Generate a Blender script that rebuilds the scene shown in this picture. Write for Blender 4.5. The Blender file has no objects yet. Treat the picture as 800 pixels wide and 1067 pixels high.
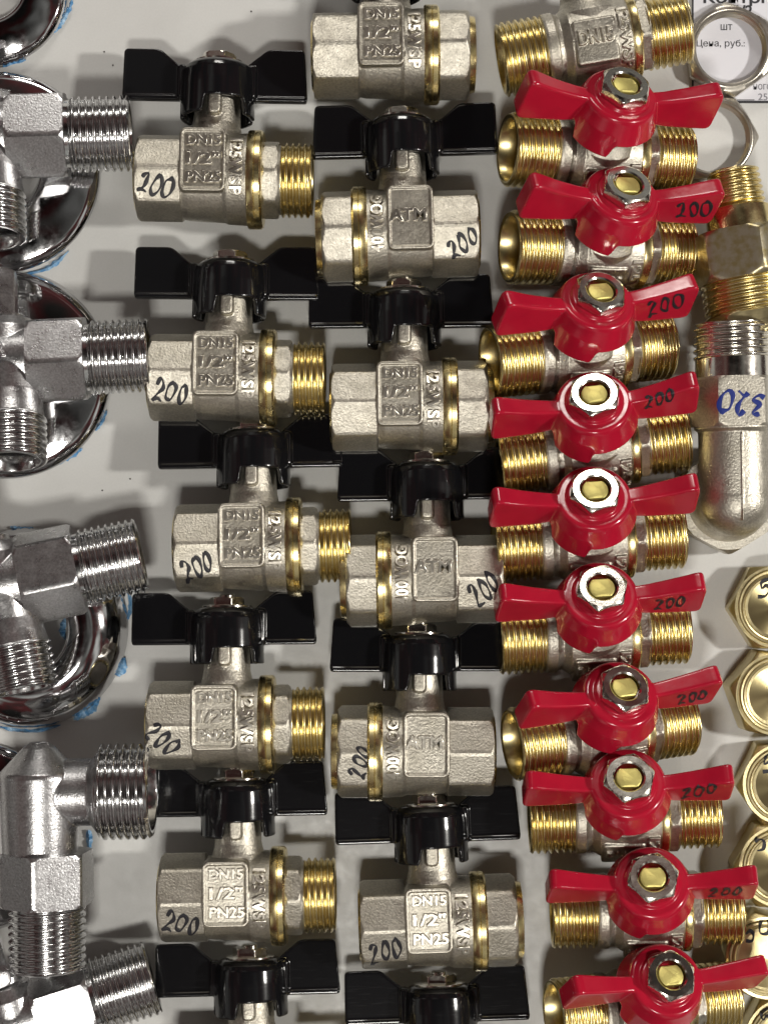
import bpy, bmesh, math, random
from mathutils import Vector, Matrix
from mathutils.bvhtree import BVHTree
random.seed(7)
PI = math.pi
sc = bpy.context.scene
COL = sc.collection
S = 0.0003            # one photo pixel at table height is 0.3 mm
D = 1900.0            # camera height in those pixels
R = math.radians

# ------------------------------------------------------------------ camera
cam_d = bpy.data.cameras.new('camera')
cam = bpy.data.objects.new('camera', cam_d); COL.objects.link(cam)
cam.location = (0, 0, D * S)
cam_d.sensor_fit = 'VERTICAL'
cam_d.angle = 2 * math.atan(533.5 / D)
cam_d.clip_start = 0.01; cam_d.clip_end = 50
sc.camera = cam

# ------------------------------------------------------------------ world (dim shop interior)
w = bpy.data.worlds.new('World'); sc.world = w; w.use_nodes = True
nt = w.node_tree; N = nt.nodes; N.clear()
out = N.new('ShaderNodeOutputWorld'); bg = N.new('ShaderNodeBackground')
tc = N.new('ShaderNodeTexCoord'); nz = N.new('ShaderNodeTexNoise'); rp = N.new('ShaderNodeValToRGB')
nz.inputs['Scale'].default_value = 2.6; nz.inputs['Detail'].default_value = 1.5
cr = rp.color_ramp; cr.elements[0].position = .40; cr.elements[0].color = (.035, .033, .03, 1)
cr.elements[1].position = .66; cr.elements[1].color = (.80, .79, .74, 1)
nt.links.new(tc.outputs['Generated'], nz.inputs['Vector'])
nt.links.new(nz.outputs['Fac'], rp.inputs['Fac']); 
_e = cr.elements.new(.50); _e.color = (.13, .035, .035, 1); _e = cr.elements.new(.56); _e.color = (.22, .21, .19, 1)
sx_ = N.new('ShaderNodeSeparateXYZ'); mr_ = N.new('ShaderNodeMapRange'); mr_.interpolation_type = 'SMOOTHSTEP'
mr_.inputs['From Min'].default_value = .80; mr_.inputs['From Max'].default_value = .97; mr_.inputs['To Min'].default_value = 1.; mr_.inputs['To Max'].default_value = .16
lo_ = N.new('ShaderNodeMapRange'); lo_.inputs['From Min'].default_value = .0; lo_.inputs['From Max'].default_value = .45; lo_.inputs['To Min'].default_value = .30
nt.links.new(sx_.outputs['Z'], lo_.inputs['Value']); ml_ = N.new('ShaderNodeMath'); ml_.operation = 'MULTIPLY'
nt.links.new(mr_.outputs[0], ml_.inputs[0]); nt.links.new(lo_.outputs[0], ml_.inputs[1])
mm_ = N.new('ShaderNodeVectorMath'); mm_.operation = 'SCALE'
nt.links.new(tc.outputs['Generated'], sx_.inputs[0]); nt.links.new(sx_.outputs['Z'], mr_.inputs['Value'])
nt.links.new(rp.outputs['Color'], mm_.inputs[0]); nt.links.new(ml_.outputs[0], mm_.inputs['Scale'])
nt.links.new(mm_.outputs[0], bg.inputs['Color'])
bg.inputs['Strength'].default_value = .62
nt.links.new(bg.outputs[0], out.inputs[0])

def lamp(name, deg_x, deg_y, dist, sx, sy, power, col=(1, .965, .9)):
    """deg_x: degrees east of the zenith, deg_y: degrees north of it"""
    d = bpy.data.lights.new(name, 'AREA'); d.shape = 'RECTANGLE'; d.size = sx; d.size_y = sy
    d.energy = power; d.color = col
    o = bpy.data.objects.new(name, d); COL.objects.link(o)
    v = Vector((math.tan(R(deg_x)), math.tan(R(deg_y)), 1)).normalized()
    o.location = v * dist
    o.rotation_euler = v.to_track_quat('Z', 'Y').to_euler()
    return o
lamp('ceiling_lamp_main', 0, -21, 1.3, .18, .11, 5.3)
lamp('ceiling_lamp_east', 50, 2, 1.3, .09, .09, 7.8)
lamp('ceiling_lamp_north', 4, 64, 1.6, .50, .13, 4.7)
sc.view_settings.view_transform = 'Standard'; sc.view_settings.look = 'None'
sc.view_settings.exposure = 0.30; sc.view_settings.gamma = 1

# ------------------------------------------------------------------ materials
def mat(name, base, metallic=0., rough=.4, bump=None, speckle=0., coat=0., var=None, aniso=0., roughvar=0., spec=None, grain=0., wear=False, scuff=0.):
    m = bpy.data.materials.new(name); m.use_nodes = True
    t = m.node_tree; b = t.nodes['Principled BSDF']
    b.inputs['Base Color'].default_value = (*base, 1); b.inputs['Metallic'].default_value = metallic
    b.inputs['Roughness'].default_value = rough
    if coat: b.inputs['Coat Weight'].default_value = coat; b.inputs['Coat Roughness'].default_value = .04
    if spec is not None: b.inputs['Specular IOR Level'].default_value = spec
    c = t.nodes.new('ShaderNodeTexCoord')
    info = t.nodes.new('ShaderNodeObjectInfo')
    off = t.nodes.new('ShaderNodeVectorMath'); off.operation = 'ADD'
    t.links.new(c.outputs['Object'], off.inputs[0]); t.links.new(info.outputs['Location'], off.inputs[1])
    def noise(scale, detail=2., rough_=.5):
        n = t.nodes.new('ShaderNodeTexNoise'); n.inputs['Scale'].default_value = scale
        n.inputs['Detail'].default_value = detail; n.inputs['Roughness'].default_value = rough_
        t.links.new(off.outputs[0], n.inputs['Vector']); return n
    if var:                       # (other colour, scale in 1/m, low, high)
        n = noise(var[1], 4.); r_ = t.nodes.new('ShaderNodeValToRGB')
        r_.color_ramp.elements[0].position = var[2]; r_.color_ramp.elements[1].position = var[3]
        r_.color_ramp.elements[0].color = (*base, 1); r_.color_ramp.elements[1].color = (*var[0], 1)
        t.links.new(n.outputs['Fac'], r_.inputs['Fac']); t.links.new(r_.outputs['Color'], b.inputs['Base Color'])
    if scuff:                     # long fine scratches that only change the gloss
        mp = t.nodes.new('ShaderNodeMapping'); mp.inputs['Rotation'].default_value = (0, 0, .6); mp.inputs['Scale'].default_value = (1, 14, 1)
        t.links.new(off.outputs[0], mp.inputs['Vector']); n = t.nodes.new('ShaderNodeTexNoise'); n.inputs['Scale'].default_value = 130; n.inputs['Detail'].default_value = 4
        t.links.new(mp.outputs[0], n.inputs['Vector']); mr = t.nodes.new('ShaderNodeMapRange')
        mr.inputs['From Min'].default_value = .56; mr.inputs['From Max'].default_value = .72; mr.inputs['To Min'].default_value = rough; mr.inputs['To Max'].default_value = rough + scuff
        t.links.new(n.outputs['Fac'], mr.inputs['Value']); t.links.new(mr.outputs[0], b.inputs['Roughness'])
    if wear:                      # paint rubbed off the wing tips
        sp_ = t.nodes.new('ShaderNodeSeparateXYZ'); t.links.new(c.outputs['Object'], sp_.inputs[0])
        ab = t.nodes.new('ShaderNodeMath'); ab.operation = 'ABSOLUTE'; t.links.new(sp_.outputs['X'], ab.inputs[0])
        m1 = t.nodes.new('ShaderNodeMapRange'); m1.inputs['From Min'].default_value = .0265; m1.inputs['From Max'].default_value = .0312
        t.links.new(ab.outputs[0], m1.inputs['Value'])
        n = noise(420., 5., .7); ad = t.nodes.new('ShaderNodeMath'); ad.operation = 'MULTIPLY'
        t.links.new(n.outputs['Fac'], ad.inputs[0]); t.links.new(m1.outputs[0], ad.inputs[1])
        m2 = t.nodes.new('ShaderNodeMapRange'); m2.inputs['From Min'].default_value = .575; m2.inputs['From Max'].default_value = .60
        t.links.new(ad.outputs[0], m2.inputs['Value'])
        mx = t.nodes.new('ShaderNodeMix'); mx.data_type = 'RGBA'
        t.links.new(m2.outputs[0], mx.inputs[0]); t.links.new(b.inputs['Base Color'].links[0].from_socket, mx.inputs[6])
        mx.inputs[7].default_value = (.38, .34, .33, 1); t.links.new(mx.outputs[2], b.inputs['Base Color'])
    if grain:                     # mottled blasted plating
        n = noise(1500., 1., .5); g_ = t.nodes.new('ShaderNodeMapRange')
        g_.inputs['From Min'].default_value = .32; g_.inputs['From Max'].default_value = .68
        g_.inputs['To Min'].default_value = 1 - grain; g_.inputs['To Max'].default_value = 1 + grain * .6
        t.links.new(n.outputs['Fac'], g_.inputs['Value'])
        ml = t.nodes.new('ShaderNodeVectorMath'); ml.operation = 'SCALE'
        src = b.inputs['Base Color'].links[0].from_socket if b.inputs['Base Color'].links else None
        if src: t.links.new(src, ml.inputs[0])
        else: ml.inputs[0].default_value = base
        va = t.nodes.new('ShaderNodeMath'); va.operation = 'MULTIPLY_ADD'; va.inputs[1].default_value = .16 if grain > .1 else 0.; va.inputs[2].default_value = -.08 if grain > .1 else 0.
        t.links.new(info.outputs['Random'], va.inputs[0]); sm = t.nodes.new('ShaderNodeMath'); sm.operation = 'ADD'
        t.links.new(g_.outputs[0], sm.inputs[0]); t.links.new(va.outputs[0], sm.inputs[1]); t.links.new(sm.outputs[0], ml.inputs['Scale']); t.links.new(ml.outputs[0], b.inputs['Base Color'])
    if roughvar:
        n = noise(260., 5., .6); mr = t.nodes.new('ShaderNodeMapRange')
        mr.inputs['From Min'].default_value = .3; mr.inputs['From Max'].default_value = .7
        mr.inputs['To Min'].default_value = max(.02, rough - roughvar); mr.inputs['To Max'].default_value = rough + roughvar
        t.links.new(n.outputs['Fac'], mr.inputs['Value']); t.links.new(mr.outputs[0], b.inputs['Roughness'])
    last = None
    for (sc_, dist, st) in (bump or []):
        n = noise(sc_, 3., .6); bm_ = t.nodes.new('ShaderNodeBump')
        bm_.inputs['Distance'].default_value = dist; bm_.inputs['Strength'].default_value = st
        t.links.new(n.outputs['Fac'], bm_.inputs['Height'])
        if last: t.links.new(last.outputs[0], bm_.inputs['Normal'])
        last = bm_
    if last: t.links.new(last.outputs[0], b.inputs['Normal'])
    if aniso:
        tg = t.nodes.new('ShaderNodeTangent'); tg.direction_type = 'RADIAL'; tg.axis = 'Z'
        b.inputs['Anisotropic'].default_value = aniso; t.links.new(tg.outputs[0], b.inputs['Tangent'])
    return m

M = {}
M['satin'] = mat('satin_nickel', (.53, .50, .43), 1, .43, bump=[(1500, .00020, .75), (300, .0004, .12)], var=((.46, .43, .36), 120, .42, .7), roughvar=.07, grain=.16)
M['satin_letters'] = mat('satin_nickel_lettering', (.62, .585, .51), 1, .34, bump=[(1500, .00008, .5)], roughvar=.05)
M['nickel'] = mat('polished_nickel', (.72, .69, .62), 1, .17, bump=[(1500, .00006, .25)], roughvar=.06)
M['brass'] = mat('machined_brass', (.76, .64, .33), 1, .25, bump=[(2200, .00006, .25)], var=((.64, .51, .23), 220, .45, .7), roughvar=.06)
M['brass_thread'] = mat('brass_thread', (.76, .64, .33), 1, .27, var=((.62, .49, .21), 160, .45, .7))
M['stem_brass'] = mat('stem_brass', (.74, .66, .24), 1, .5, bump=[(1200, .00015, .6)])
M['brass_dull'] = mat('dull_brass', (.58, .53, .39), 1, .38, bump=[(1500, .00006, .4)], var=((.48, .40, .20), 400, .4, .65))
M['chrome'] = mat('polished_chrome', (.60, .60, .61), 1, .075, bump=[(900, .00003, .15), (60, .0006, .03)], roughvar=.04)
M['chrome_thread'] = mat('chrome_thread', (.60, .60, .60), 1, .16, bump=[(1500, .00005, .3)], roughvar=.06)
M['chrome_cast'] = mat('cast_chrome', (.57, .567, .572), 1, .30, bump=[(1600, .00012, .6)], roughvar=.05, grain=.2)
M['black'] = mat('black_vinyl', (.006, .006, .007), 0, .13, scuff=.035, spec=.55)
M['red'] = mat('red_paint', (.42, .009, .029), 0, .18, bump=[(500, .00005, .2), (100, .0005, .07)], var=((.36, .007, .025), 120, .4, .7), roughvar=.05, spec=.5, wear=True)
M['cap'] = mat('turned_pale_brass', (.72, .61, .32), 1, .36, aniso=.9, bump=[(1500, .00004, .3)])
M['cap_side'] = mat('pale_brass', (.64, .55, .31), 1, .36, bump=[(1500, .00008, .5)], roughvar=.06)
M['ink'] = mat('black_marker', (.012, .011, .016), 0, .5)
M['ink_blue'] = mat('blue_marker', (.015, .03, .20), 0, .35)
M['paper'] = mat('label_paper', (.74, .74, .79), 0, .55, bump=[(60, .001, .05)])
M['print'] = mat('label_print', (.03, .03, .035), 0, .6)
M['print_grey'] = mat('label_print_grey', (.22, .22, .25), 0, .6)
M['film'] = mat('blue_film', (.09, .27, .52), 0, .3, bump=[(900, .0005, .6)], var=((.30, .48, .66), 500, .4, .65))
M['shelf'] = mat('white_plastic', (.67, .67, .65), 0, .46, bump=[(40, .0012, .06), (1500, .00002, .15)], var=((.625, .625, .605), 30, .40, .60), roughvar=.09, grain=.02)
M['speck'] = mat('dark_crumb', (.06, .05, .045), 0, .8)

# ------------------------------------------------------------------ mesh helpers (all in photo pixels, scaled by S on build)
def P(px, py, z):
    k = (D - z) / D
    return Vector(((px - 400) * k, (533.5 - py) * k, z))

AX = {'x': lambda a, c, s: (a, c, s), 'y': lambda a, c, s: (s, a, c), 'z': lambda a, c, s: (c, s, a)}
def sstep(t): t = max(0., min(1., t)); return t * t * (3 - 2 * t)

class MB:
    def __init__(self): self.v = []; self.f = []
    def add(self, vs, fs, M4=None):
        o = len(self.v)
        self.v += [tuple(M4 @ Vector(p)) for p in vs] if M4 is not None else [tuple(p) for p in vs]
        self.f += [tuple(i + o for i in f) for f in fs]
    def rings(self, rows, cap0=True, cap1=True, M4=None):
        n = len(rows[0]); vs = [p for r_ in rows for p in r_]; fs = []
        for j in range(len(rows) - 1):
            for i in range(n):
                k = (i + 1) % n
                fs.append((j * n + i, j * n + k, (j + 1) * n + k, (j + 1) * n + i))
        if cap0: fs.append(tuple(reversed(range(n))))
        if cap1: fs.append(tuple((len(rows) - 1) * n + i for i in range(n)))
        self.add(vs, fs, M4)
    def lathe(self, prof, axis='x', seg=64, cap0=True, cap1=True, M4=None, rf=None):
        """prof: (axial, radius); rf(a, r, phi) may reshape the radius"""
        ax = AX[axis]; rows = []
        for a, r_ in prof:
            row = []
            for i in range(seg):
                ph = 2 * PI * i / seg
                rr = rf(a, r_, ph) if rf else r_
                row.append(ax(a, rr * math.cos(ph), rr * math.sin(ph)))
            rows.append(row)
        self.rings(rows, cap0, cap1, M4)
    def closed(self, prof, axis='x', seg=64, M4=None, rf=None):
        """a solid of revolution with a bore: closed profile loop"""
        ax = AX[axis]; n = len(prof); vs = []; fs = []
        for a, r_ in prof:
            for i in range(seg):
                ph = 2 * PI * i / seg; rr = rf(a, r_, ph) if rf else r_
                vs.append(ax(a, rr * math.cos(ph), rr * math.sin(ph)))
        for j in range(n):
            jj = (j + 1) % n
            for i in range(seg):
                k = (i + 1) % seg
                fs.append((j * seg + i, j * seg + k, jj * seg + k, jj * seg + i))
        self.add(vs, fs, M4)
    def poly_nut(self, a0, a1, Rc, n, rot=0., axis='x', bore=0., ch=4., chr_=.91, M4=None, e0=True, e1=True):
        """octagon / hexagon with turned (scalloped) ends; Rc = corner radius"""
        seg = 96 if n == 8 else 96; L = a1 - a0; steps = []
        for t in (0, .25, .5, .75, 1.):
            steps.append(a0 + ch * t)
        mid = [a0 + ch + (L - 2 * ch) * q / 4 for q in (1, 2, 3)]
        steps += mid + [a1 - ch * t for t in (1, .75, .5, .25, 0)]
        ap = Rc * math.cos(PI / n)
        def rr(a, ph):
            q = (ph - rot) % (2 * PI / n) - PI / n
            p = min(ap / math.cos(q), Rc * .988)
            c = Rc
            if e0: c = min(c, Rc * (chr_ + (1 - chr_) * min(1, (a - a0) / ch)))
            if e1: c = min(c, Rc * (chr_ + (1 - chr_) * min(1, (a1 - a) / ch)))
            return min(p, c)
        ax = AX[axis]; rows = []
        def row(a, f): return [ax(a, f(2 * PI * i / seg) * math.cos(2 * PI * i / seg), f(2 * PI * i / seg) * math.sin(2 * PI * i / seg)) for i in range(seg)]
        if bore: rows.append(row(a0 + L * .1, lambda ph: bore)); rows.append(row(a0, lambda ph: bore + 1.5))
        for a in steps: rows.append(row(a, lambda ph, a=a: rr(a, ph)))
        if bore: rows.append(row(a1, lambda ph: bore + 1.5)); rows.append(row(a1 - L * .1, lambda ph: bore))
        if bore:
            rows.append(rows[0]); self.rings(rows, False, False, M4)
        else: self.rings(rows, True, True, M4)
    def thread(self, a0, a1, r, pitch=6.9, depth=3.3, axis='x', bore=None, bore_depth=40, open_end=1, M4=None, seg=72, taper=0.):
        """a real helical thread; open_end = +1 the mouth is at a1, -1 at a0"""
        ax = AX[axis]; rows = []; n = max(8, int((a1 - a0) / pitch * 12)); seg = int(seg * 1.5)
        for j in range(n + 1):
            a = a0 + (a1 - a0) * j / n; row = []
            e = (a1 - a) if open_end > 0 else (a - a0)      # distance to the mouth
            for i in range(seg):
                ph = 2 * PI * i / seg
                t = (a / pitch - ph / (2 * PI)) % 1.
                tri = abs(2 * t - 1); h = sstep((tri - .12) / .76)
                rr = r - taper * (1 - min(1, e / (a1 - a0))) - depth * h
                rr = min(rr, r - depth * .8 + e * .9 + .2)
                rr = min(rr, r - depth * .2 + ((a1 - a0) - e) * .3) if False else rr
                row.append(ax(a, rr * math.cos(ph), rr * math.sin(ph)))
            rows.append(row)
        b = bore or r - 10
        def ring(a, q): return [ax(a, q * math.cos(2 * PI * i / seg), q * math.sin(2 * PI * i / seg)) for i in range(seg)]
        s = 1 if open_end > 0 else -1; am = a1 if s > 0 else a0
        inner = [ring(am, b + 1.5), ring(am - s * 1.5, b), ring(am - s * bore_depth * .6, b - .5), ring(am - s * bore_depth, b - .5), ring(am - s * bore_depth, b - 9), ring(am - s * (bore_depth + 8), b - 10)]
        if s > 0: rows = rows + inner
        else: rows = inner[::-1] + rows
        self.rings(rows, True, True, M4)
    def plate(self, pts, t, bev=2.2, seg=3, rc=3., M4=None, tf=None, rcs=None):
        """extruded outline in local XY, thickness t in Z, rounded rim; tf reshapes a vertex"""
        q = []; n = len(pts)
        for i in range(n):
            r_ = (rcs[i] if rcs else rc)
            p0, p1, p2 = Vector(pts[i - 1]), Vector(pts[i]), Vector(pts[(i + 1) % n])
            d0 = (p0 - p1); d2 = (p2 - p1); l = min(r_, d0.length * .45, d2.length * .45)
            a = p1 + d0.normalized() * l; c = p1 + d2.normalized() * l
            for k in range(5):
                u = k / 4; q.append((1 - u) ** 2 * a + 2 * u * (1 - u) * p1 + u * u * c)
        bm = bmesh.new()
        vb = [bm.verts.new((p.x, p.y, -t / 2)) for p in q]; vt = [bm.verts.new((p.x, p.y, t / 2)) for p in q]
        bm.faces.new(vb[::-1]); bm.faces.new(vt)
        for i in range(len(q)):
            j = (i + 1) % len(q); bm.faces.new((vb[i], vb[j], vt[j], vt[i]))
        bm.normal_update()
        ed = [e for e in bm.edges if abs(e.verts[0].co.z - e.verts[1].co.z) < 1e-6]
        bmesh.ops.bevel(bm, geom=ed, offset=min(bev, t * .48), segments=seg, profile=.6, affect='EDGES', clamp_overlap=True)
        bm.verts.index_update()
        vs = [tf(v.co.copy()) if tf else tuple(v.co) for v in bm.verts]
        self.add(vs, [tuple(v.index for v in f.verts) for f in bm.faces], M4); bm.free()
    def box(self, x0, x1, y0, y1, z0, z1, bev=2., M4=None, tf=None):
        T = Matrix.Translation(((x0 + x1) / 2, (y0 + y1) / 2, (z0 + z1) / 2))
        a, b = (x1 - x0) / 2, (y1 - y0) / 2
        self.plate([(-a, -b), (a, -b), (a, b), (-a, b)], z1 - z0, bev, 3, bev * 1.4, T if M4 is None else M4 @ T, tf)
    def mesh(self, name, k=1.):
        me = bpy.data.meshes.new(name)
        me.from_pydata([(x * S * k, y * S * k, z * S * k) for x, y, z in self.v], [], self.f)
        bm = bmesh.new(); bm.from_mesh(me); bmesh.ops.recalc_face_normals(bm, faces=bm.faces); bm.to_mesh(me); bm.free()
        return me
    def build(self, name, m, parent=None, k=1., sharp=32., fuse=0., smooth=2):
        me = self.mesh(name, k)
        if fuse:
            tmp = bpy.data.objects.new('tmp', me); COL.objects.link(tmp)
            md = tmp.modifiers.new('r', 'REMESH'); md.mode = 'VOXEL'; md.voxel_size = fuse * S; md.use_smooth_shade = True
            if smooth:
                s2 = tmp.modifiers.new('s', 'SMOOTH'); s2.iterations = smooth; s2.factor = .5
            dg = bpy.context.evaluated_depsgraph_get(); dg.update()
            me2 = bpy.data.meshes.new_from_object(tmp.evaluated_get(dg))
            bpy.data.objects.remove(tmp); me = me2; me.name = name
            me.shade_smooth()
        else:
            me.shade_smooth(); me.set_sharp_from_angle(angle=R(sharp))
        me.materials.clear(); me.materials.append(m)
        o = bpy.data.objects.new(name, me); COL.objects.link(o)
        if parent: o.parent = parent
        return o

def text_geo(s, size, extrude=.6, bevel=.5, off=.25, space=1., align='LEFT'):
    """font outline -> (verts, faces) in pixels, origin at the text's left baseline"""
    c = bpy.data.curves.new('t', 'FONT'); c.body = s; c.size = size; c.extrude = extrude
    c.bevel_depth = bevel; c.bevel_resolution = 1; c.offset = off; c.space_character = space; c.align_x = align
    c.resolution_u = 4
    o = bpy.data.objects.new('t', c); COL.objects.link(o)
    dg = bpy.context.evaluated_depsgraph_get(); dg.update()
    me = bpy.data.meshes.new_from_object(o.evaluated_get(dg))
    vs = [v.co.copy() for v in me.vertices]; fs = [tuple(p.vertices) for p in me.polygons]
    bpy.data.objects.remove(o); bpy.data.curves.remove(c); bpy.data.meshes.remove(me)
    return vs, fs

def fit_text(s, x0, x1, y0, y1, **kw):
    vs, fs = text_geo(s, (y1 - y0) * 1.35, **kw)
    ax = min(v.x for v in vs); bx = max(v.x for v in vs); ay = min(v.y for v in vs); by = max(v.y for v in vs)
    return [Vector((x0 + (v.x - ax) / (bx - ax) * (x1 - x0), y0 + (v.y - ay) / (by - ay) * (y1 - y0), v.z)) for v in vs], fs

def empty(name, label, cat, group=None):
    o = bpy.data.objects.new(name, None); COL.objects.link(o); o.empty_display_size = .005
    o['label'] = label; o['category'] = cat
    if group: o['group'] = group
    return o
def tag(o, label, cat, group=None):
    o['label'] = label; o['category'] = cat
    if group: o['group'] = group
def copy_tree(o, parent=None):
    c = o.copy(); COL.objects.link(c); c.parent = parent
    for ch in [q for q in o.children]: copy_tree(ch, c)
    return c

def pose(o, loc, yaw=0., lean=0., roll=0., pre=None):
    """lean: degrees toward the photo's top; roll: degrees toward its right; yaw: counter-clockwise"""
    m = Matrix.Rotation(R(yaw), 4, 'Z') @ Matrix.Rotation(R(-lean), 4, 'X') @ Matrix.Rotation(R(roll), 4, 'Y')
    if pre is not None: m = m @ pre
    o.matrix_world = Matrix.Translation(loc * S) @ m
    return o

# ------------------------------------------------------------------ handwriting laid on a surface
GL = {'2': [(.02, .74), (.22, .98), (.52, .93), (.55, .68), (.32, .34), (.02, .02), (.30, .10), (.72, .02)],
      '0': [(.40, .98), (.12, .72), (.08, .28), (.34, .02), (.64, .26), (.68, .70), (.42, .98), (.26, .86)],
      '3': [(.06, .88), (.34, 1.), (.58, .80), (.26, .54), (.62, .34), (.42, .02), (.04, .10)],
      '5': [(.66, 1.), (.22, .94), (.12, .56), (.46, .60), (.66, .34), (.44, .02), (.02, .10)]}
def spline(pts, n=7):
    q = [pts[0]] + list(pts) + [pts[-1]]; r_ = []
    for i in range(1, len(q) - 2):
        for k in range(n):
            t = k / n; p = []
            for c in (0, 1):
                a, b, d, e = q[i - 1][c], q[i][c], q[i + 1][c], q[i + 2][c]
                p.append(.5 * ((2 * b) + (-a + d) * t + (2 * a - 5 * b + 4 * d - e) * t * t + (-a + 3 * b - 3 * d + e) * t ** 3))
            r_.append(tuple(p))
    r_.append(tuple(pts[-1])); return r_

def mark(root, parts, px, py, wid, hei, ang, text='200', m='ink', pen=3.0, skew=.15):
    """pen strokes, aimed through the photo's pixels, that land on the parts' own surface"""
    bpy.context.view_layer.update()
    vs = []; fs = []
    for o in parts:
        k = len(vs); vs += [o.matrix_world @ v.co for v in o.data.vertices]
        fs += [tuple(i + k for i in p.vertices) for p in o.data.polygons]
    bvh = BVHTree.FromPolygons(vs, fs); C0 = Vector((0, 0, D * S)); inv = root.matrix_world.inverted()
    mb_v = []; mb_f = []; adv = wid / len(text); ca, sa = math.cos(R(ang)), math.sin(R(ang))
    for gi, g in enumerate(text):
        rj = random.Random(hash((px, gi)) & 255)
        pts = [(x + rj.uniform(-.09, .09), y + rj.uniform(-.08, .08)) for x, y in GL[g]]
        scr = []
        for x, y in spline(pts):
            X = (x * .98 + y * skew * 1.6 - .1) * adv + gi * adv - wid / 2; Y = (y - .5) * hei
            scr.append((px + X * ca - Y * sa, py - (X * sa + Y * ca)))
        run = []
        def flush(run):
            if len(run) < 2: return
            k = len(mb_v)
            for i, (p, n) in enumerate(run):
                a = run[max(0, i - 1)][0]; b = run[min(len(run) - 1, i + 1)][0]
                t = (b - a); s = n.cross(t)
                if s.length < 1e-9: s = Vector((1, 0, 0))
                s = s.normalized() * pen * S * .5 * (.8 + .35 * math.sin(i * .35 + gi))
                nn = n.normalized() * .35 * S
                for q in (p - s + nn, p + nn * 1.5, p + s + nn): mb_v.append(tuple(inv @ q))
            for i in range(len(run) - 1):
                a = k + i * 3
                mb_f.append((a, a + 1, a + 4, a + 3)); mb_f.append((a + 1, a + 2, a + 5, a + 4))
        for sx, sy in scr:
            d = (P(sx, sy, 0) * S - C0).normalized()
            hit = bvh.ray_cast(C0, d)
            if hit[0] is None: flush(run); run = []; continue
            n = hit[1] if hit[1].dot(d) < 0 else -hit[1]
            if run and (hit[0] - run[-1][0]).length > 6 * S: flush(run); run = []
            run.append((hit[0], n))
        flush(run)
    if not mb_v: print('MARK MISSED', px, py); return
    me = bpy.data.meshes.new('price_mark'); me.from_pydata(mb_v, [], mb_f); me.materials.append(M[m])
    o = bpy.data.objects.new('price_mark', me); COL.objects.link(o); o.parent = root
    return o

# ------------------------------------------------------------------ shelf surface
mb = MB(); mb.box(-900, 900, -1100, 1100, -30, 0, 4)
sh = mb.build('shelf', M['shelf']); sh['kind'] = 'structure'

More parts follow.
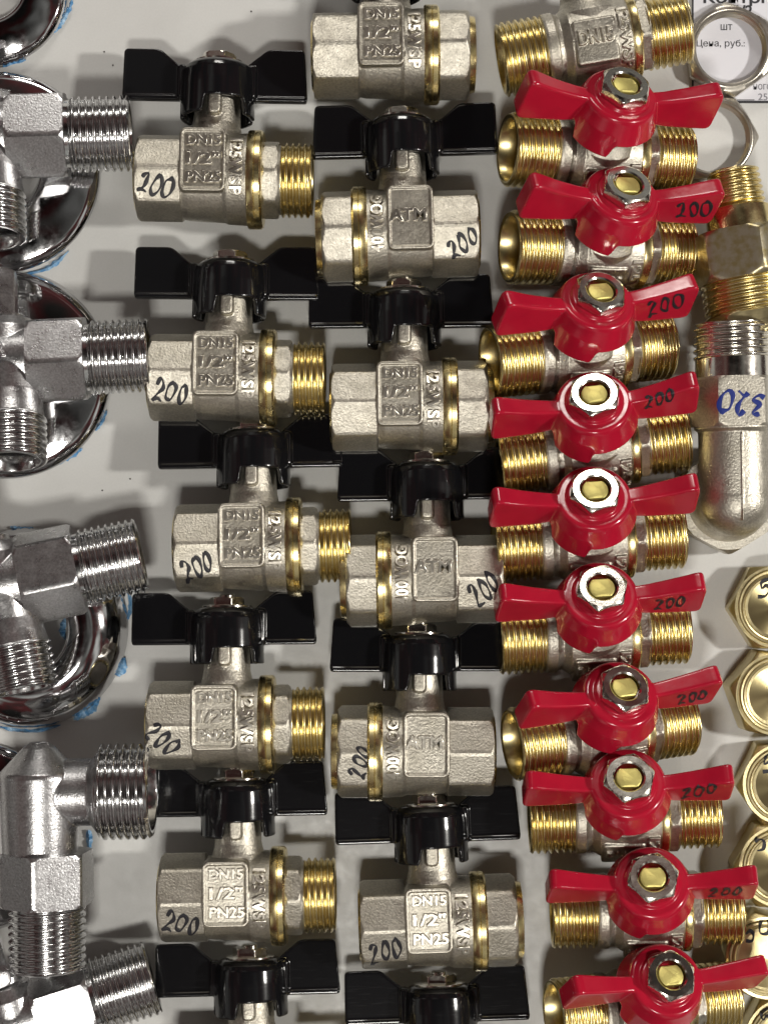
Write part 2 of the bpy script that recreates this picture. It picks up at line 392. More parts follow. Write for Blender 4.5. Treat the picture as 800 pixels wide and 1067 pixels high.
# ------------------------------------------------------------------ lever valves with black butterfly handles (lying on their side)
# local frame: X along the pipe, +Y along the stem, +Z towards the viewer
def ridge(b, x0, x1, y0, y1, rc, z, r_, Mx):
    pts = []
    for cx, cy, a0 in ((x1 - rc, y1 - rc, 0), (x0 + rc, y1 - rc, 90), (x0 + rc, y0 + rc, 180), (x1 - rc, y0 + rc, 270)):
        for k in range(5): a = R(a0 + 22.5 * k); pts.append((cx + rc * math.cos(a), cy + rc * math.sin(a), math.cos(a), math.sin(a)))
    rows = []
    for x, y, nx, ny in pts:
        rows.append([(x + nx * r_ * 1.2 * math.cos(q * PI / 5), y + ny * r_ * 1.2 * math.cos(q * PI / 5), z + r_ * math.sin(q * PI / 5)) for q in range(10)])
    rows.append(rows[0]); b.rings(rows, False, False, Mx)
def cast_body(female):
    b = MB(); tb = MB(); o = 4 if female else 0; F = Matrix.Rotation(PI, 4, 'Y')
    b.poly_nut(-80 + o, -33 + o, 46.5, 8, rot=0., ch=4, chr_=.93, e1=False)
    b.lathe([(-40 + o, 41), (-34 + o, 42), (-26 + o, 43.5), (10 + o, 45), (14 + o, 46.5), (33 + o, 47.5), (35 + o, 47.5)], seg=96)
    def side(Mx, texts, lab_x0, lab_x1):
        def bend(v): v.z -= max(0., v.y - 18 + 9) ** 2 * .010; return tuple(v)
        T = Matrix.Translation((0, 0, 0))
        x0, x1 = lab_x0, lab_x1
        for (q0, q1, y0, y1, z1, bv) in ((x0, x1, -24, 42, 45.6, 3.),):
            b.plate([(q0, y0), (q1, y0), (q1, y1), (q0, y1)], z1 - 8, bv, 3, 6, Mx @ Matrix.Translation((0, 0, (z1 + 8) / 2)))
        # raised rim of the label field
        ridge(b, x0 + 1.2, x1 - 1.2, -22.8, 39.5, 5, 45.6, 1.7, Mx)
        for (s, q0, q1, y0, y1) in texts:
            vs, fs = fit_text(s, q0, q1, y0, y1, extrude=1.1, bevel=.75, off=.4)
            tb.add([(v.x, v.y, 45.7 + v.z) for v in vs], fs, Mx)
    side(Matrix(), [('DN15', -27 + o, 9 + o, 23, 34.5), ('1/2"', -27 + o, 8 + o, 3, 16.5), ('PN25', -27 + o, 10 + o, -16, -3.5)], -33 + o, 13 + o)
    # letters running round the collar
    def around(s, xc, y_top, y_bot, Mx, flip):
        vs, fs = fit_text(s, 0, 1, 0, 1, extrude=.0, bevel=.0, off=.0) if False else fit_text(s, 0, y_top - y_bot, -7, 7, extrude=1.2, bevel=.7, off=.4, space=1.15)
        out_ = []
        for v in vs:
            arc = (v.x - (y_top - y_bot) / 2); h = 48.2 + v.z
            mid = (y_top + y_bot) / 2
            if flip: yy = mid + arc; xx = xc - v.y      # bottom to top, letter tops to the left
            else: yy = mid - arc; xx = xc + v.y         # top to bottom, letter tops to the right
            an = math.asin(max(-1, min(1, yy / 56.)))
            out_.append((xx, h * math.sin(an), h * math.cos(an)))
        tb.add(out_, fs, Mx)
    around('125WSP', 24 + o, 38, -31, Matrix(), False)
    if female:
        side(F, [('ATM', 0 - 9 - o - 3, 9 + 14, 4, 18)], -13 - o, 33 - o)
        around('400WOG', -24 - o, 38, -30, F, True)
    b.lathe([(0, 38), (30, 33), (38, 29.5), (46, 26.5), (56, 24.5), (96, 23.5), (100, 22)], axis='y', seg=72)
    for Mx in (Matrix(), F):
        b.box(-7.5, 6.5, 61, 88, 12, 33, 4.2, M4=Mx)
    return b, tb

def black_handle():
    b = MB(); seg = 160; ax = AX['y']; rows_o = []; rows_i = []
    def bot(ph):
        d = math.degrees(ph) % 360
        def lobe(lo, hi):
            m_ = (lo + hi) / 2; h = (hi - lo) / 2
            x = abs((d - m_ + 180) % 360 - 180); return sstep((h - x) / 7.)
        k = max(lobe(285, 345), lobe(105, 165), lobe(48, 100), lobe(228, 280))
        return 80 - 16.5 * k
    def ring(f_a, r_):
        return [ax(f_a(2 * PI * i / seg), r_ * math.cos(2 * PI * i / seg), r_ * math.sin(2 * PI * i / seg)) for i in range(seg)]
    rows = []
    for a, r_ in ((123, 4), (123, 20), (122.3, 26), (120.5, 31.5), (117, 35.5), (112, 37.4), (104, 38)): rows.append(ring(lambda p, a=a: a, r_))
    for t in (0.2, .4, .6, .8, .93, 1.): rows.append(ring(lambda p, t=t: 104 + (bot(p) - 104) * t, 38.2 + .6 * t))
    rows.append(ring(lambda p: bot(p) - .8, 36.5)); rows.append(ring(lambda p: bot(p), 33.8))
    rows.append(ring(lambda p: 104, 33)); rows.append(ring(lambda p: 112, 32)); rows.append(ring(lambda p: 118, 20)); rows.append(ring(lambda p: 118, 4))
    b.rings(rows, True, True)
    left = [(-99, 138), (-100, 84), (-34, 84), (-30, 117), (-41, 121), (-61, 138)]
    right = [(94, 83.5), (90, 139), (52, 139), (31, 122), (28, 117), (30, 83.5)]
    rc = [5, 4, 2, 2, 5, 5]
    b.plate(left, 7.5, 2.6, 3, 4, rcs=rc); b.plate(right, 7.5, 2.6, 3, 4, rcs=[4, 5, 5, 5, 2, 2])
    # folded lip along the wings' lower edges
    for (x0, x1, y) in ((-99, -36, 85.8), (36, 93, 85.2)): b.box(x0, x1, y - 2.6, y + 2.6, -5.2, 5.2, 2.)
    # vertical folds where wings meet the hub
    for x in (-37, 36): b.box(x - 4.5, x + 4.5, 84, 120, -9, 11, 3.2)
    return b

def black_proto(female):
    nm = 'female' if female else 'male'; k = .973
    root = empty('ball_valve', 'x', 'ball valve')
    o_ = 4 if female else 0
    cb, tb = cast_body(female); body = cb.build('valve_body', M['satin'], root, k, fuse=.62, smooth=2)
    tb.build('raised_lettering', M['satin_letters'], root, k, sharp=50)
    # bore at the left end: brass mouth
    b = MB(); b.closed([(-82 + o_, 35.5), (-80 + o_, 38), (-74 + o_, 38), (-74 + o_, 30), (-80 + o_, 31)], seg=72); b.build('pipe_mouth', M['brass'], root, k)
    b = MB(); b.lathe([(34 + o_, 47), (34.5 + o_, 50), (36 + o_, 51), (42 + o_, 51.2), (42.6 + o_, 50.6), (43.2 + o_, 51.2), (48 + o_, 51), (50 + o_, 49), (50.5 + o_, 44)], seg=96)
    b.build('brass_ring', M['brass'], root, k)
    b = MB()
    if female:
        b.poly_nut(53, 85, 48.5, 8, rot=0., ch=4.5, chr_=.9, bore=33, e0=False); b.build('end_nut', M['satin'], root, k)
        b = MB(); b.closed([(62, 32), (82, 32.5), (90, 34), (91.5, 36), (91, 38.5), (84, 40), (62, 40)], seg=72); b.lathe([(60, 32), (63, 30)], seg=48)
        b.build('pipe_mouth', M['brass'], root, k)
    else:
        b.poly_nut(50, 66, 41.5, 8, rot=0., ch=3, chr_=.94); b.lathe([(64, 36), (69, 35.5), (71, 34.5)], seg=72)
        b.build('neck_nut', M['satin'], root, k)
        b = MB(); b.thread(69, 101, 38.5, bore=28, pitch=6.4); b.build('male_thread', M['brass_thread'], root, k, sharp=60)
    h = black_handle().build('handle', M['black'], root, k, fuse=.8, smooth=5)
    b = MB(); b.poly_nut(123, 132.5, 19, 6, rot=R(20), axis='y', ch=2, chr_=.92); b.lathe([(120, 27), (123.5, 27), (124.5, 23), (125, 12)], axis='y', seg=48)
    b.lathe([(130, 9), (134.5, 9), (135.5, 8)], axis='y', seg=32)
    b.build('handle_nut', M['nickel'], root, k)
    return root, body

male, male_body = black_proto(False)
female, female_body = black_proto(True)
GA = 'black handled ball valves with one brass male thread'
GB = 'black handled ball valves with female nuts at both ends'
# px, py of the stem/body crossing, yaw, lean (stem down/up), roll, flipped?, label, mark(px,py,w,h,ang)
A = [(225, 187, -1.0, -1, 0, 'black handled valve marked 200, highest of those with a brass male thread', (164.5, 193, 37, 21, -12)),
     (238, 394, -.5, -1, 0, 'black handled male thread valve with 200, beside the chrome angle valve lettered R', (180, 408, 36, 22, -8)),
     (265, 570, 1.0, -2, 0, 'black handled male thread valve shifted right, its small 200 slanting upward', (207, 590, 34, 22, 26)),
     (237, 755, .6, -1, 0, 'black handled male thread valve whose 200 slopes steeply down its hexagonal end', (171, 771, 38, 19, -38)),
     (249, 934, 1.0, 0, 0, 'lowest black handled male thread valve shown whole, with a level 200', (191, 962, 37, 20, -10)),
     (263, 1122, 1.6, -3, 0, 'black handle and stem of a valve cut by the lower edge, left column', None)]
for i, (px, py, yaw, lean, roll, lab, mk) in enumerate(A):
    o = male if i == 0 else copy_tree(male)
    pose(o, P(px, py, 50), yaw, -lean + 4, roll); o['label'] = lab; o['group'] = GA
    if i == 5: ...
A_roots = [male] + [o for o in sc.objects if o.type == 'EMPTY' and o is not male and o is not female]
B = [(403, 58, 0.5, 0, 0, 0, 'black handled valve with PN25 cast on it, cut by the top picture edge', None),
     (421, 245, 1.5, 0, 0, 1, 'valve cast ATM with 200 slanting up on its right end, highest ATM one', (483, 252, 36, 19, 34)),
     (422, 424, .6, 0, 0, 0, 'middle column black handled valve cast DN15 with no handwritten price, shown whole', None),
     (446, 604, .8, -1, 0, 1, 'valve cast ATM whose smudged 200 touches a red handle, middle ATM one', (505, 612, 32, 24, 40)),
     (437, 783, 0, -1, 0, 1, 'valve cast ATM with 200 written sideways on its left nut', (376, 793, 34, 17, 72)),
     (452, 961, 2.0, 0, 0, 0, 'middle column valve cast DN15 with 200 rising to the right on its end', (403, 990, 36, 20, 16)),
     (462, 1150, 2.0, -3, 0, 0, 'black handle of a valve cut by the lower edge, middle column', None)]
B_roots = []
for i, (px, py, yaw, lean, roll, fl, lab, mk) in enumerate(B):
    o = female if i == 0 else copy_tree(female)
    pose(o, P(px, py, 50), yaw, -lean + 4, roll, pre=Matrix.Rotation(PI, 4, 'Y') if fl else None); o['label'] = lab; o['group'] = GB
    B_roots.append(o)
def kids(o, *names): return [c for c in o.children if c.name.split('.')[0] in names]
for o, a in zip(A_roots, A):
    if a[6]: mark(o, kids(o, 'valve_body'), *a[6], pen=3.8)
for o, a in zip(B_roots, B):
    if a[7]: mark(o, kids(o, 'valve_body', 'end_nut'), *a[7], pen=3.6)

# flipped copies show the handle the same way round: the lobes are symmetric about the stem but the wings differ a little (as in the photo)

# ------------------------------------------------------------------ valves with red handles
# local frame: X along the pipe, +Z along the stem, -Y towards the viewer's side
def red_body():
    b = MB()
    b.lathe([(-52, 35), (-51, 38), (-48, 39), (-40, 39), (-38, 37), (-34, 36), (-31, 38), (-26, 41.5), (-10, 43), (12, 43.5), (30, 42), (37, 41), (39, 40)], seg=96)
    b.lathe([(0, 40), (30, 37), (38, 31), (44, 27), (52, 25.5), (66, 25)], axis='z', seg=72)
    b.box(-8, 8, -32, -10, 46, 60, 3)
    # flat label field on the side that faces the viewer
    FX = Matrix.Rotation(PI / 2, 4, 'X')   # local XY -> X,Z plane facing -Y
    b.box(-24, 20, -28, 18, 20, 42.5, 3, M4=FX)
    vs, fs = fit_text('DN15', -20, 16, -8, 7, extrude=1.6, bevel=.4, off=.3)
    b.add([(v.x, v.y, 43 + v.z) for v in vs], fs, FX)
    vs, fs = fit_text('125WSP', 0, 66, -6, 6, extrude=1.4, bevel=.4, off=.3)
    o2 = []
    for v in vs:
        an = (v.x - 26) / 43.; h = 43 + v.z
        o2.append((29 + v.y, -h * math.cos(an), -h * math.sin(an)))
    b.add(o2, fs)
    return b
def red_handle():
    b = MB(); seg = 144
    def bot(ph):
        d = math.degrees(ph) % 360
        def lobe(lo, hi):
            m_ = (lo + hi) / 2; h = (hi - lo) / 2; x = abs((d - m_ + 180) % 360 - 180); return sstep((h - x) / 7.)
        return 58 - 17 * max(lobe(196, 262), lobe(16, 82))
    def ring(fa, r_): return [(r_ * math.cos(2 * PI * i / seg), r_ * math.sin(2 * PI * i / seg), fa(2 * PI * i / seg)) for i in range(seg)]
    rows = []
    for a, r_ in ((90, 10), (90, 25), (89.5, 27), (87, 28), (86.05, 29), (86, 35.2), (84.6, 37.4), (81.5, 39), (76, 40.5), (68, 43)): rows.append(ring(lambda p, a=a: a, r_))
    for t in (.35, .7, 1.): rows.append(ring(lambda p, t=t: 68 + (bot(p) - 68) * t, 43 + 3 * t))
    rows.append(ring(lambda p: bot(p) - .8, 44)); rows.append(ring(lambda p: bot(p), 41.5)); rows.append(ring(lambda p: 68, 39)); rows.append(ring(lambda p: 80, 33)); rows.append(ring(lambda p: 82, 10))
    b.rings(rows, True, True)
    FX = Matrix.Rotation(PI / 2, 4, 'X')
    def tf(v): v.z *= (.70 + .42 * min(1, abs(v.x) / 105)); return tuple(v)
    b.plate([(-24, 56), (-24, 84), (-45, 87), (-72, 94), (-103, 106), (-107, 55), (-60, 53)][::-1], 19, 5.6, 4, 5, M4=FX, tf=tf, rcs=[8, 8, 11, 12, 8, 3, 3])
    b.plate([(24, 56), (60, 53), (105, 55), (105, 106), (74, 95), (46, 87), (24, 84)], 19, 5.6, 4, 5, M4=FX, tf=tf, rcs=[3, 8, 8, 11, 12, 8, 3])
    return b
def red_proto():
    root = empty('ball_valve', 'x', 'ball valve'); k = .965
    red_body().build('valve_body', M['satin'], root, k, fuse=.62, smooth=1)
    b = MB(); b.thread(-98, -50, 38.5, bore=32, open_end=-1, seg=80); b.build('male_thread', M['brass_thread'], root, k, sharp=60)
    b = MB(); b.lathe([(36, 38), (37, 42.5), (40, 43.5), (44, 43.5), (45.5, 42), (46, 38)], seg=80); b.build('brass_ring', M['brass'], root, k)
    b = MB(); b.poly_nut(45, 57, 41, 6, rot=R(9), ch=3, chr_=.92); b.build('neck_nut', M['satin'], root, k)
    b = MB(); b.thread(55, 100, 37.5, bore=28, seg=80); b.build('male_thread', M['brass_thread'], root, k, sharp=60)
    h = red_handle().build('handle', M['red'], root, k, fuse=.8, smooth=5)
    b = MB(); b.poly_nut(89, 102, 27.5, 6, rot=R(14), axis='z', ch=3.6, chr_=.82, bore=15); b.build('handle_nut', M['nickel'], root, k)
    b = MB()
    def dd(a, r_, ph):                      # double-D stem end
        x = abs(math.sin(ph)); return min(r_, r_ * .78 / max(x, 1e-6))
    b.lathe([(84, 13.4), (97.5, 13.4), (99.5, 12.6), (100.2, 11.2)], axis='z', seg=72, rf=dd); b.build('stem', M['stem_brass'], root, k)
    return root
red0 = red_proto()
GC = 'red handled ball valves with brass threads at both ends'
# nut px, py; yaw; lean; roll; body z; label; mark
C = [(652, 88, 0, 32, 17, 'red handled valve with unmarked handle, highest red handle, beside the lock nuts', None),
     (654, 192, 1, 31, 18, 'red handled valve with 200 beside the brass reducer, second from the top', (724, 218, 38, 15, 4)),
     (626, 303, 7, 31, 17, 'third red handled valve from the top, 200 slanting up its wing', (694, 317, 42, 15, 18)),
     (619, 410, 7.5, 31, 0, 'fourth red handled valve from the top, bright nut and 200 on its wing', (688, 415, 34, 13, 15)),
     (620, 510, 4, 31, 2, 'fifth red handled valve from the top, bright nut and no number', None),
     (627, 612, 3, 31, 3, 'sixth red handled valve from the top, 200 on the wing lower edge', (699, 628, 34, 11, 6)),
     (651, 716, 6, 31, 17, 'red handled valve tipped right with 200, fourth red handle from the bottom', (722, 726, 32, 9, 12)),
     (655, 810, 2, 31, -2, 'red handled valve with 200 beside the brass plugs, third from the bottom', (729, 824, 38, 10, 10)),
     (680, 914, 1.5, 31, -2, 'red handled valve with scratched price on its wing, second from the bottom', (757, 929, 36, 8, 4)),
     (699, 1016, 2.5, 31, 16, 'red handled valve cut by the lower edge, wing tip over the brass plugs', None)]
def place_red(o, npx, npy, yaw, lean, roll, L=100 * .965, zb=52, pre=None):
    m = Matrix.Rotation(R(yaw), 4, 'Z') @ Matrix.Rotation(R(-lean), 4, 'X') @ Matrix.Rotation(R(roll), 4, 'Y')
    nut = m @ Vector((0, 0, L)); zt = zb + nut.z
    loc = P(npx, npy, zt) - nut
    o.matrix_world = Matrix.Translation(loc * S) @ m
reds = []
for i, (px, py, yaw, lean, roll, lab, mk) in enumerate(C):
    o = red0 if i == 0 else copy_tree(red0)
    yw = yaw + .5 * roll * 1.05
    place_red(o, px, py, yw, lean, roll); o['label'] = lab; o['group'] = GC; reds.append(o)
    if mk: mark(o, kids(o, 'handle'), *mk, pen=3.3)
o = copy_tree(red0)
for c in list(o.children):
    if c.name.startswith('price_mark'): bpy.data.objects.remove(c)
o['label'] = 'valve with brass threads and DN15, its handle beyond the top edge'; o['group'] = GC
pose(o, P(617, 46, 58), 8, 88, -2)
for c in kids(o, 'handle', 'handle_nut', 'stem'): bpy.data.objects.remove(c)

# ------------------------------------------------------------------ chrome angle valves and their wall rosettes (left)
def rosette(px, py, Ro, Ri, hgt, lab, tilt=(0, 0), z=3):
    b = MB(); pr = [(Ro, 0), (Ro + .8, 1.2), (Ro, 3)]
    for t in range(1, 13):
        u = t / 13; r_ = Ro - (Ro - Ri) * u
        pr.append((r_, 3 + hgt * (math.sin(PI * (.06 + .62 * u)) ** .85) if hgt > 30 else 3 + hgt * (.12 * sstep(u / .08) + .85 * u - .40 * u * u)))
    pr += [(Ri + 2, pr[-1][1] - 1.), (Ri, pr[-1][1] - 5), (Ri - 1, pr[-1][1] - 11), (Ri + 1.5, pr[-1][1] - 11)]
    top = list(pr); und = [(r_ + (1.5 if r_ < Ri + 3 else 0) , a - 2.) for r_, a in pr[3:-3]][::-1]
    b.closed([(a, r_) for r_, a in top + und + [(Ro - 3, 0)]], axis='z', seg=128)
    o = b.build('wall_rosette', M['chrome'], None, sharp=50); tag(o, lab, 'pipe rosette', 'chrome wall rosettes under the angle valves')
    pose(o, P(px, py, z), 0, tilt[1], tilt[0]); return o
rosette(-8, -10, 78, 34, 26, 'dark chrome rosette cut by the top left corner of the photo')
rosette(0, 180, 104, 44, 24, 'chrome rosette beneath the highest chrome angle valve')
rosette(8, 391, 107, 36, 26, 'chrome rosette beneath the angle valve with the letter R')
rosette(30, 654, 103, 45, 34, 'shiny rounded chrome rosette with its hole showing, under the third angle valve')
rosette(-25, 872, 98, 42, 24, 'chrome rosette mostly hidden behind the upright chrome elbow')

def angle_proto():
    """X: the outlet with hex and thread; -Y: the inlet thread; origin where the axes cross"""
    root = empty('angle_valve', 'x', 'angle valve')
    b = MB()
    b.lathe([(-70, 24), (-60, 34), (-40, 37), (0, 38), (30, 38)], seg=72)
    b.lathe([(-66, 36), (-52, 34), (-40, 33), (0, 37), (30, 34), (42, 28)], axis='y', seg=72)
    b.lathe([(0, 30), (30, 24), (38, 18), (50, 17)], axis='y', seg=48)
    vs, fs = fit_text('R', -10, 1, -8, 7, extrude=1.6, bevel=.3, off=.3)
    b.add([(v.x, v.y, 37.2 + v.z) for v in vs], fs)
    b.build('valve_body', M['chrome_cast'], root, fuse=.8, smooth=3)
    b = MB(); b.poly_nut(21, 80, 49, 6, rot=R(55), ch=5, chr_=.93); b.build('hex_collar', M['chrome_cast'], root)
    b = MB(); b.lathe([(76, 36), (86, 35), (86.5, 37)], seg=64); b.thread(84, 146, 39, bore=31, pitch=7, seg=80); b.build('outlet_thread', M['chrome_thread'], root, sharp=60)
    b = MB(); b.thread(-112, -64, 38, bore=30, pitch=7.2, axis='y', open_end=-1, seg=80); b.build('inlet_thread', M['chrome_thread'], root, sharp=60)
    b = MB(); b.poly_nut(44, 98, 21, 6, axis='y', ch=3, M4=Matrix.Translation((-10, 0, 6))); b.build('bonnet', M['chrome_cast'], root)
    return root
ang = angle_proto()
GD = 'chrome angle valves down the left edge'
def place_angle(o, tx, ty, yaw, roll, tilt, z, lab, k=1., L=146):
    """tx, ty: where the outlet's mouth centre stands in the photo"""
    m = Matrix.Rotation(R(yaw), 4, 'Z') @ Matrix.Rotation(R(roll), 4, 'Y') @ Matrix.Rotation(R(tilt), 4, 'X')
    tip = m @ Vector((L * k, 0, 0)); loc = P(tx, ty, z + tip.z) - tip
    o.matrix_world = Matrix.Translation(loc * S) @ m @ Matrix.Scale(k, 4); o['label'] = lab; o['group'] = GD
place_angle(ang, 137, 139, 2.5, 4, -14, 78, 'highest chrome angle valve, its thread end by the topmost black handle', k=.97)
a2 = copy_tree(ang); place_angle(a2, 156, 370, 3, 3, -17, 80, 'chrome angle valve with the letter R on it, its thread touching a nickel valve', k=.95)
a3 = copy_tree(ang); place_angle(a3, 148, 578, 12, 5, -8, 82, 'chrome angle valve tilted upward to the right, over the rosette with its hole showing', k=.97)
a4 = copy_tree(ang); place_angle(a4, 160, 1018, 16, 9, 4, 62, 'chrome angle valve cut by the lower left corner, tilted upward to the right', k=.97)

# upright chrome elbow
el = empty('pipe_elbow', 'chrome elbow with a cone top, threads to the right and below', 'elbow fitting')
b = MB()
b.lathe([(-80, 36), (-40, 38), (-4, 39), (17, 40), (21, 39), (45, 16), (50, 9)], axis='y', seg=80, M4=Matrix.Translation((-6, 0, 0)))
b.lathe([(0, 34), (34, 33), (46, 33), (52, 41), (54, 42), (56, 42)], seg=80)
b.build('elbow_body', M['chrome_cast'], el, fuse=.9, smooth=5)
b = MB(); b.poly_nut(-110, -58, 48, 6, rot=R(-6), axis='y', ch=4, chr_=.95); b.build('hex_collar', M['chrome_cast'], el)
b = MB(); b.thread(-174, -106, 38, bore=31, pitch=7, axis='y', open_end=-1, seg=80); b.build('inlet_thread', M['chrome_thread'], el, sharp=60)
b = MB(); b.thread(54, 106, 47.5, bore=38, pitch=7.5, depth=5, seg=88); b.build('outlet_thread', M['chrome_thread'], el, sharp=60)
pose(el, P(48, 826, 92), 1, 2, 0)

# blue protective film scraps along the rosettes' edges
def scrap(pts, wdt, lab):
    b = MB(); sp = spline(pts, 6); rj = random.Random(len(lab)); vs = []; fs = []
    for i, (x, y) in enumerate(sp):
        a = sp[max(0, i - 1)]; c = sp[min(len(sp) - 1, i + 1)]; t = Vector((c[0] - a[0], c[1] - a[1])).normalized(); n = Vector((-t.y, t.x))
        ww = wdt * (.35 + .65 * math.sin(PI * (i + .5) / len(sp))) * rj.uniform(.6, 1.2)
        for s in (-.5, 0, .5):
            q = P(x + n.x * ww * s, y + n.y * ww * s, 0); vs.append((q.x, q.y, 1 + rj.uniform(0, 3.5) + (2 if s == 0 else 0)))
    for i in range(len(sp) - 1):
        for s in (0, 1): k = i * 3 + s; fs.append((k, k + 1, k + 4, k + 3))
    b.add(vs, fs); cx = sum(v[0] for v in vs) / len(vs); cy = sum(v[1] for v in vs) / len(vs)
    b.v = [(x - cx, y - cy, z) for x, y, z in b.v]
    o = b.build('film_scrap', M['film']); o.location = (cx * S, cy * S, 0); tag(o, lab, 'film scrap', 'blue film scraps round the rosettes')
scrap([(76, 0), (73, 10), (66, 22), (58, 33), (50, 40)], 6, 'blue film scrap on the edge of the top left corner rosette')
scrap([(28, 63), (16, 66), (4, 70)], 4, 'short blue film scrap just above the second rosette')
scrap([(72, 262), (62, 272), (48, 281), (26, 286)], 5, 'thin blue film scrap along the lower edge of the second rosette')
scrap([(112, 428), (107, 440), (100, 449)], 4, 'small blue film scrap right of the rosette under the R valve')
scrap([(86, 467), (76, 474), (64, 480), (54, 484)], 8, 'wide blue film scrap below the rosette under the R valve')
scrap([(134, 615), (137, 632), (132, 648)], 6, 'blue film scrap hanging at the upper right of the shiny rounded rosette')
scrap([(130, 685), (129, 696), (123, 704)], 8, 'blue film scrap at the lower right of the shiny rounded rosette')
scrap([(104, 726), (98, 738), (88, 744), (78, 749)], 9, 'pale blue film scrap under the lower right of the shiny rounded rosette')
scrap([(64, 755), (40, 761), (16, 760), (0, 757)], 4, 'thin blue film scrap under the bottom of the shiny rounded rosette')
scrap([(72, 640), (67, 650), (66, 660), (72, 668)], 7, 'crumpled blue film scrap inside the hole of the shiny rounded rosette')
scrap([(12, 549), (22, 551), (36, 550)], 5, 'dark blue film scrap above the tilted angle valve')
scrap([(93, 864), (94, 876), (93, 898)], 7, 'blue film scrap beside the neck of the upright chrome elbow')

# ------------------------------------------------------------------ right edge
# printed label
lb = empty('price_label', 'white printed paper price label with dark frame under the steel lock ring', 'price label')
b = MB(); c0 = P(790, 35, 0); b.box(-70, 70, -72, 72, 0, .8, .3); pp = b.build('paper_sheet', M['paper'], lb)
lb.location = (c0.x * S, c0.y * S, .0004)
def printed(s, x0, x1, ytop, ybot, m='print', off=0.):
    vs, fs = fit_text(s, x0 - 790, x1 - 790, 35 - ybot, 35 - ytop, extrude=0, bevel=0, off=off)
    b = MB(); b.add([(v.x, v.y, 1.1 + .1) for v in vs], fs); b.build('lettering', M[m], lb)
printed('Контргайка', 732, 846, -8, 7, off=.45)
printed('1/2', 766, 783, 6, 17, off=.35)
printed('шт', 750, 762, 26, 32)
printed('Цена, руб.:', 725, 775, 42, 51)
printed('ного п.', 784, 812, 88, 94, 'print_grey')
printed('25.04', 789, 812, 98, 105, 'print_grey')
b = MB(); b.box(-70, -68.2, -72, 72, .7, 1.3, .1); b.box(-70, 70, -73, -70.5, .7, 1.35, .1); b.box(-23, -5, -70, -69.3, .7, 1.4, .1); b.build('printed_frame', M['print'], lb)

def ring_nut(px, py, Rc, ri, t, rot, z, lab, lean=0, roll=0):
    b = MB(); b.poly_nut(0, t, Rc, 6, rot=R(rot), axis='z', bore=ri, ch=4, chr_=.87)
    b.closed([(1, ri + 2), (t - 1, ri + 2), (t + .4, ri + 3.6), (t, ri + 4.5), (1, ri + 4.5)], axis='z', seg=96)
    for q in range(3): a = 2 + q * (t - 4) / 2; b.closed([(a - 1, ri + .6), (a, ri - .8), (a + 1, ri + .6)], axis='z', seg=96)
    o = b.build('lock_nut', M['satin_letters']); tag(o, lab, 'lock nut', 'thin nickel lock nuts'); pose(o, P(px, py, z), 0, lean, roll)
ring_nut(758, 54, 50, 36, 14, 95, 2.5, 'thin nickel hexagonal lock nut lying on the printed label')
ring_nut(741, 146, 48, 36, 13, 2, 1, 'thin nickel lock nut on bare shelf, half hidden by the upper red handles')

# brass reducer
rd = empty('reducer_nipple', 'brass reducer nipple with wide hexagon, leaning at the right edge above the nickel elbow', 'pipe fitting')
b = MB(); b.thread(30, 68, 29, axis='y', bore=21, pitch=6.2, seg=72, taper=3); b.build('small_thread', M['brass_thread'], rd, sharp=60)
b = MB(); b.lathe([(0, 33), (16, 33), (28, 32), (31, 27)], axis='y', seg=72); b.build('plain_neck', M['brass'], rd)
b = MB(); b.poly_nut(-46, 4, 55, 6, rot=R(8), axis='y', ch=6, chr_=.9); b.build('hex_collar', M['brass_dull'], rd)
b = MB(); b.thread(-80, -44, 47, axis='y', bore=36, open_end=-1, seg=80); b.build('large_thread', M['brass_thread'], rd, sharp=60)
b = MB(); b.poly_nut(-102, -78, 50, 6, rot=R(20), axis='y', ch=5, chr_=.88, bore=34); b.build('end_nut', M['cap_side'], rd)
pose(rd, P(772, 247, 56), 7, 3, 0)

# nickel elbow
ne = empty('pipe_elbow', 'nickel elbow with blue 320 written upside down on its hexagon, at the right edge', 'elbow fitting')
b = MB(); seg = 72; rows = []
for t in range(0, 3): rows.append([(36 * math.cos(2 * PI * i / seg), 70 - 14 * t, 36 * math.sin(2 * PI * i / seg)) for i in range(seg)])
for t in range(0, 11):
    a = PI / 2 * t / 10; c = Vector((0, 40 - 38 * math.sin(a), -38 + 38 * math.cos(a)))
    dirv = Vector((0, math.cos(a), math.sin(a)))
    rows.append([tuple(c + Vector((1, 0, 0)) * 37 * math.cos(2 * PI * i / seg) + dirv.cross(Vector((1, 0, 0))) * -37 * math.sin(2 * PI * i / seg)) for i in range(seg)])
b.lathe([(-6, 36), (70, 36)], axis='y', seg=72)
b.lathe([(-75, 46), (-40, 43), (-15, 39), (0, 36)], axis='z', seg=72)
import itertools
sph = [(36.5 * math.sin(PI * k / 24), 36.5 * math.cos(PI * k / 24)) for k in range(1, 24)]
b.lathe([(c, s) for s, c in sph], axis='z', seg=72)
b.lathe([(68, 36), (71, 40), (74, 40)], axis='y', seg=72)
b.box(-.5, .5, -20, 66, 10, 37.2, .3)
ne_body = b.build('elbow_body', M['satin'], ne, fuse=.8, smooth=3)
b = MB(); b.poly_nut(73, 122, 46, 6, rot=R(31), axis='y', ch=4, chr_=.93); nh = b.build('hex_collar', M['satin'], ne)
b = MB(); b.lathe([(120, 38), (142, 37.5)], axis='y', seg=72); b.thread(140, 176, 39.5, axis='y', bore=31, pitch=7, seg=80); b.build('inlet_thread', M['nickel'], ne, sharp=60)
b = MB(); b.poly_nut(-76, -36, 56, 6, rot=R(91), axis='z', ch=8, chr_=.90); b.build('base_nut', M['satin'], ne)
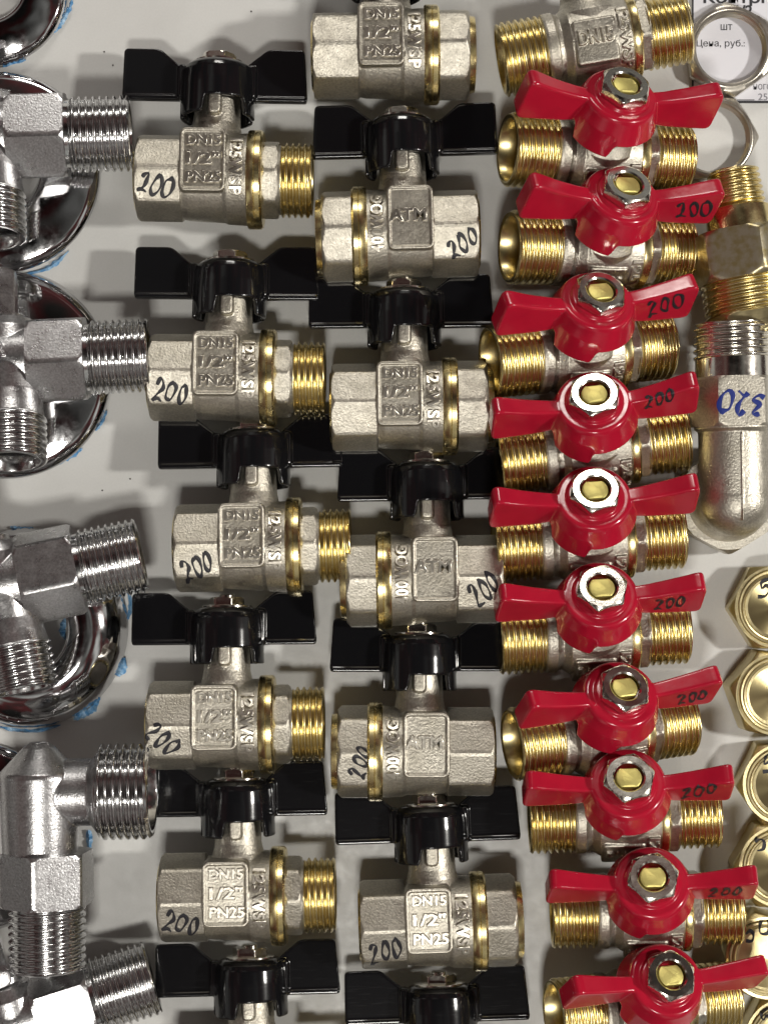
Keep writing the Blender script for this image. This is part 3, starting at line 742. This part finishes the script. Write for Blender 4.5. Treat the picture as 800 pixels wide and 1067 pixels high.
pose(ne, P(766, 521, 78), 1, 0, 0)
mark(ne, [nh], 770, 420, 48, 23, 180 - 6, '320', 'ink_blue', 4.6)

# pale brass plugs
def cap_proto():
    root = empty('blanking_plug', 'x', 'plug')
    b = MB(); b.poly_nut(0, 34, 48.5, 6, rot=0, axis='z', ch=6, chr_=.86, e0=False); b.build('hex_side', M['cap_side'], root)
    b = MB()
    b.lathe([(30, 39), (36, 38.5), (37.5, 37.5), (37.2, 35.5), (38.6, 34.5), (38.9, 33), (37.6, 31.8), (37.2, 29)], axis='z', seg=128, cap0=True, cap1=False); b.build('turned_rim', M['nickel'] if False else M['cap_side'], root)
    b = MB(); b.lathe([(37.3, 30), (35.8, 14), (35.0, 1)], axis='z', seg=128, cap0=False); b.build('turned_face', M['cap'], root, sharp=20)
    return root
cap = cap_proto()
caps = [(803, 632, 62, 'pale brass hexagonal plug marked with a number, topmost of the plugs', (806, 610, 34, 17, 14, '50')),
        (799, 721, 50, 'pale brass plug with clean unwritten turned face, second from the top', None),
        (811, 812, 64, 'pale brass plug with its ink number mostly beyond the edge, third from the top', (812, 790, 38, 16, 20, '50')),
        (806, 897, 60, 'pale brass plug with a wavy ink stroke at its upper left, fourth from top', (800, 871, 34, 18, 32, '50')),
        (797, 991, 46, 'pale brass plug with 50 written on it behind the lowest red wing', (790, 968, 34, 18, 22, '50')),
        (812, 1076, 60, 'pale brass plug cut by the lower right corner', (806, 1056, 34, 17, 30, '50'))]
for i, (px, py, yaw, lab, mk) in enumerate(caps):
    o = cap if i == 0 else copy_tree(cap)
    for c in list(o.children):
        if c.name.startswith('price_mark'): bpy.data.objects.remove(c)
    pose(o, P(px, py, 1 + .4 * (i % 3)), yaw, [4, -2, 3, 2, 7, 3][i], [0, 3, -2, 0, -5, 2][i]); o['label'] = lab; o['group'] = 'pale brass plugs down the right edge'
    if mk: mark(o, kids(o, 'turned_face', 'turned_rim'), *mk[:5], text=mk[5], pen=3.6)

# crumbs on the shelf
for i, (px, py) in enumerate([(109, 54), (118, 68), (136, 499), (107, 511), (262, 12)]):
    b = MB(); b.lathe([(0, .8), (.5, .9), (.9, .4)], axis='z', seg=9); o = b.build('crumb', M['speck']); q = P(px, py, 0)
    o.location = (q.x * S, q.y * S, 0); tag(o, 'tiny dark crumb on the bare white shelf ' + ['left of the topmost black handle', 'just above the topmost chrome thread', 'left of the third black handle', 'below the R angle valve rosette', 'above the topmost black handle'][i], 'crumb', 'crumbs on the shelf')
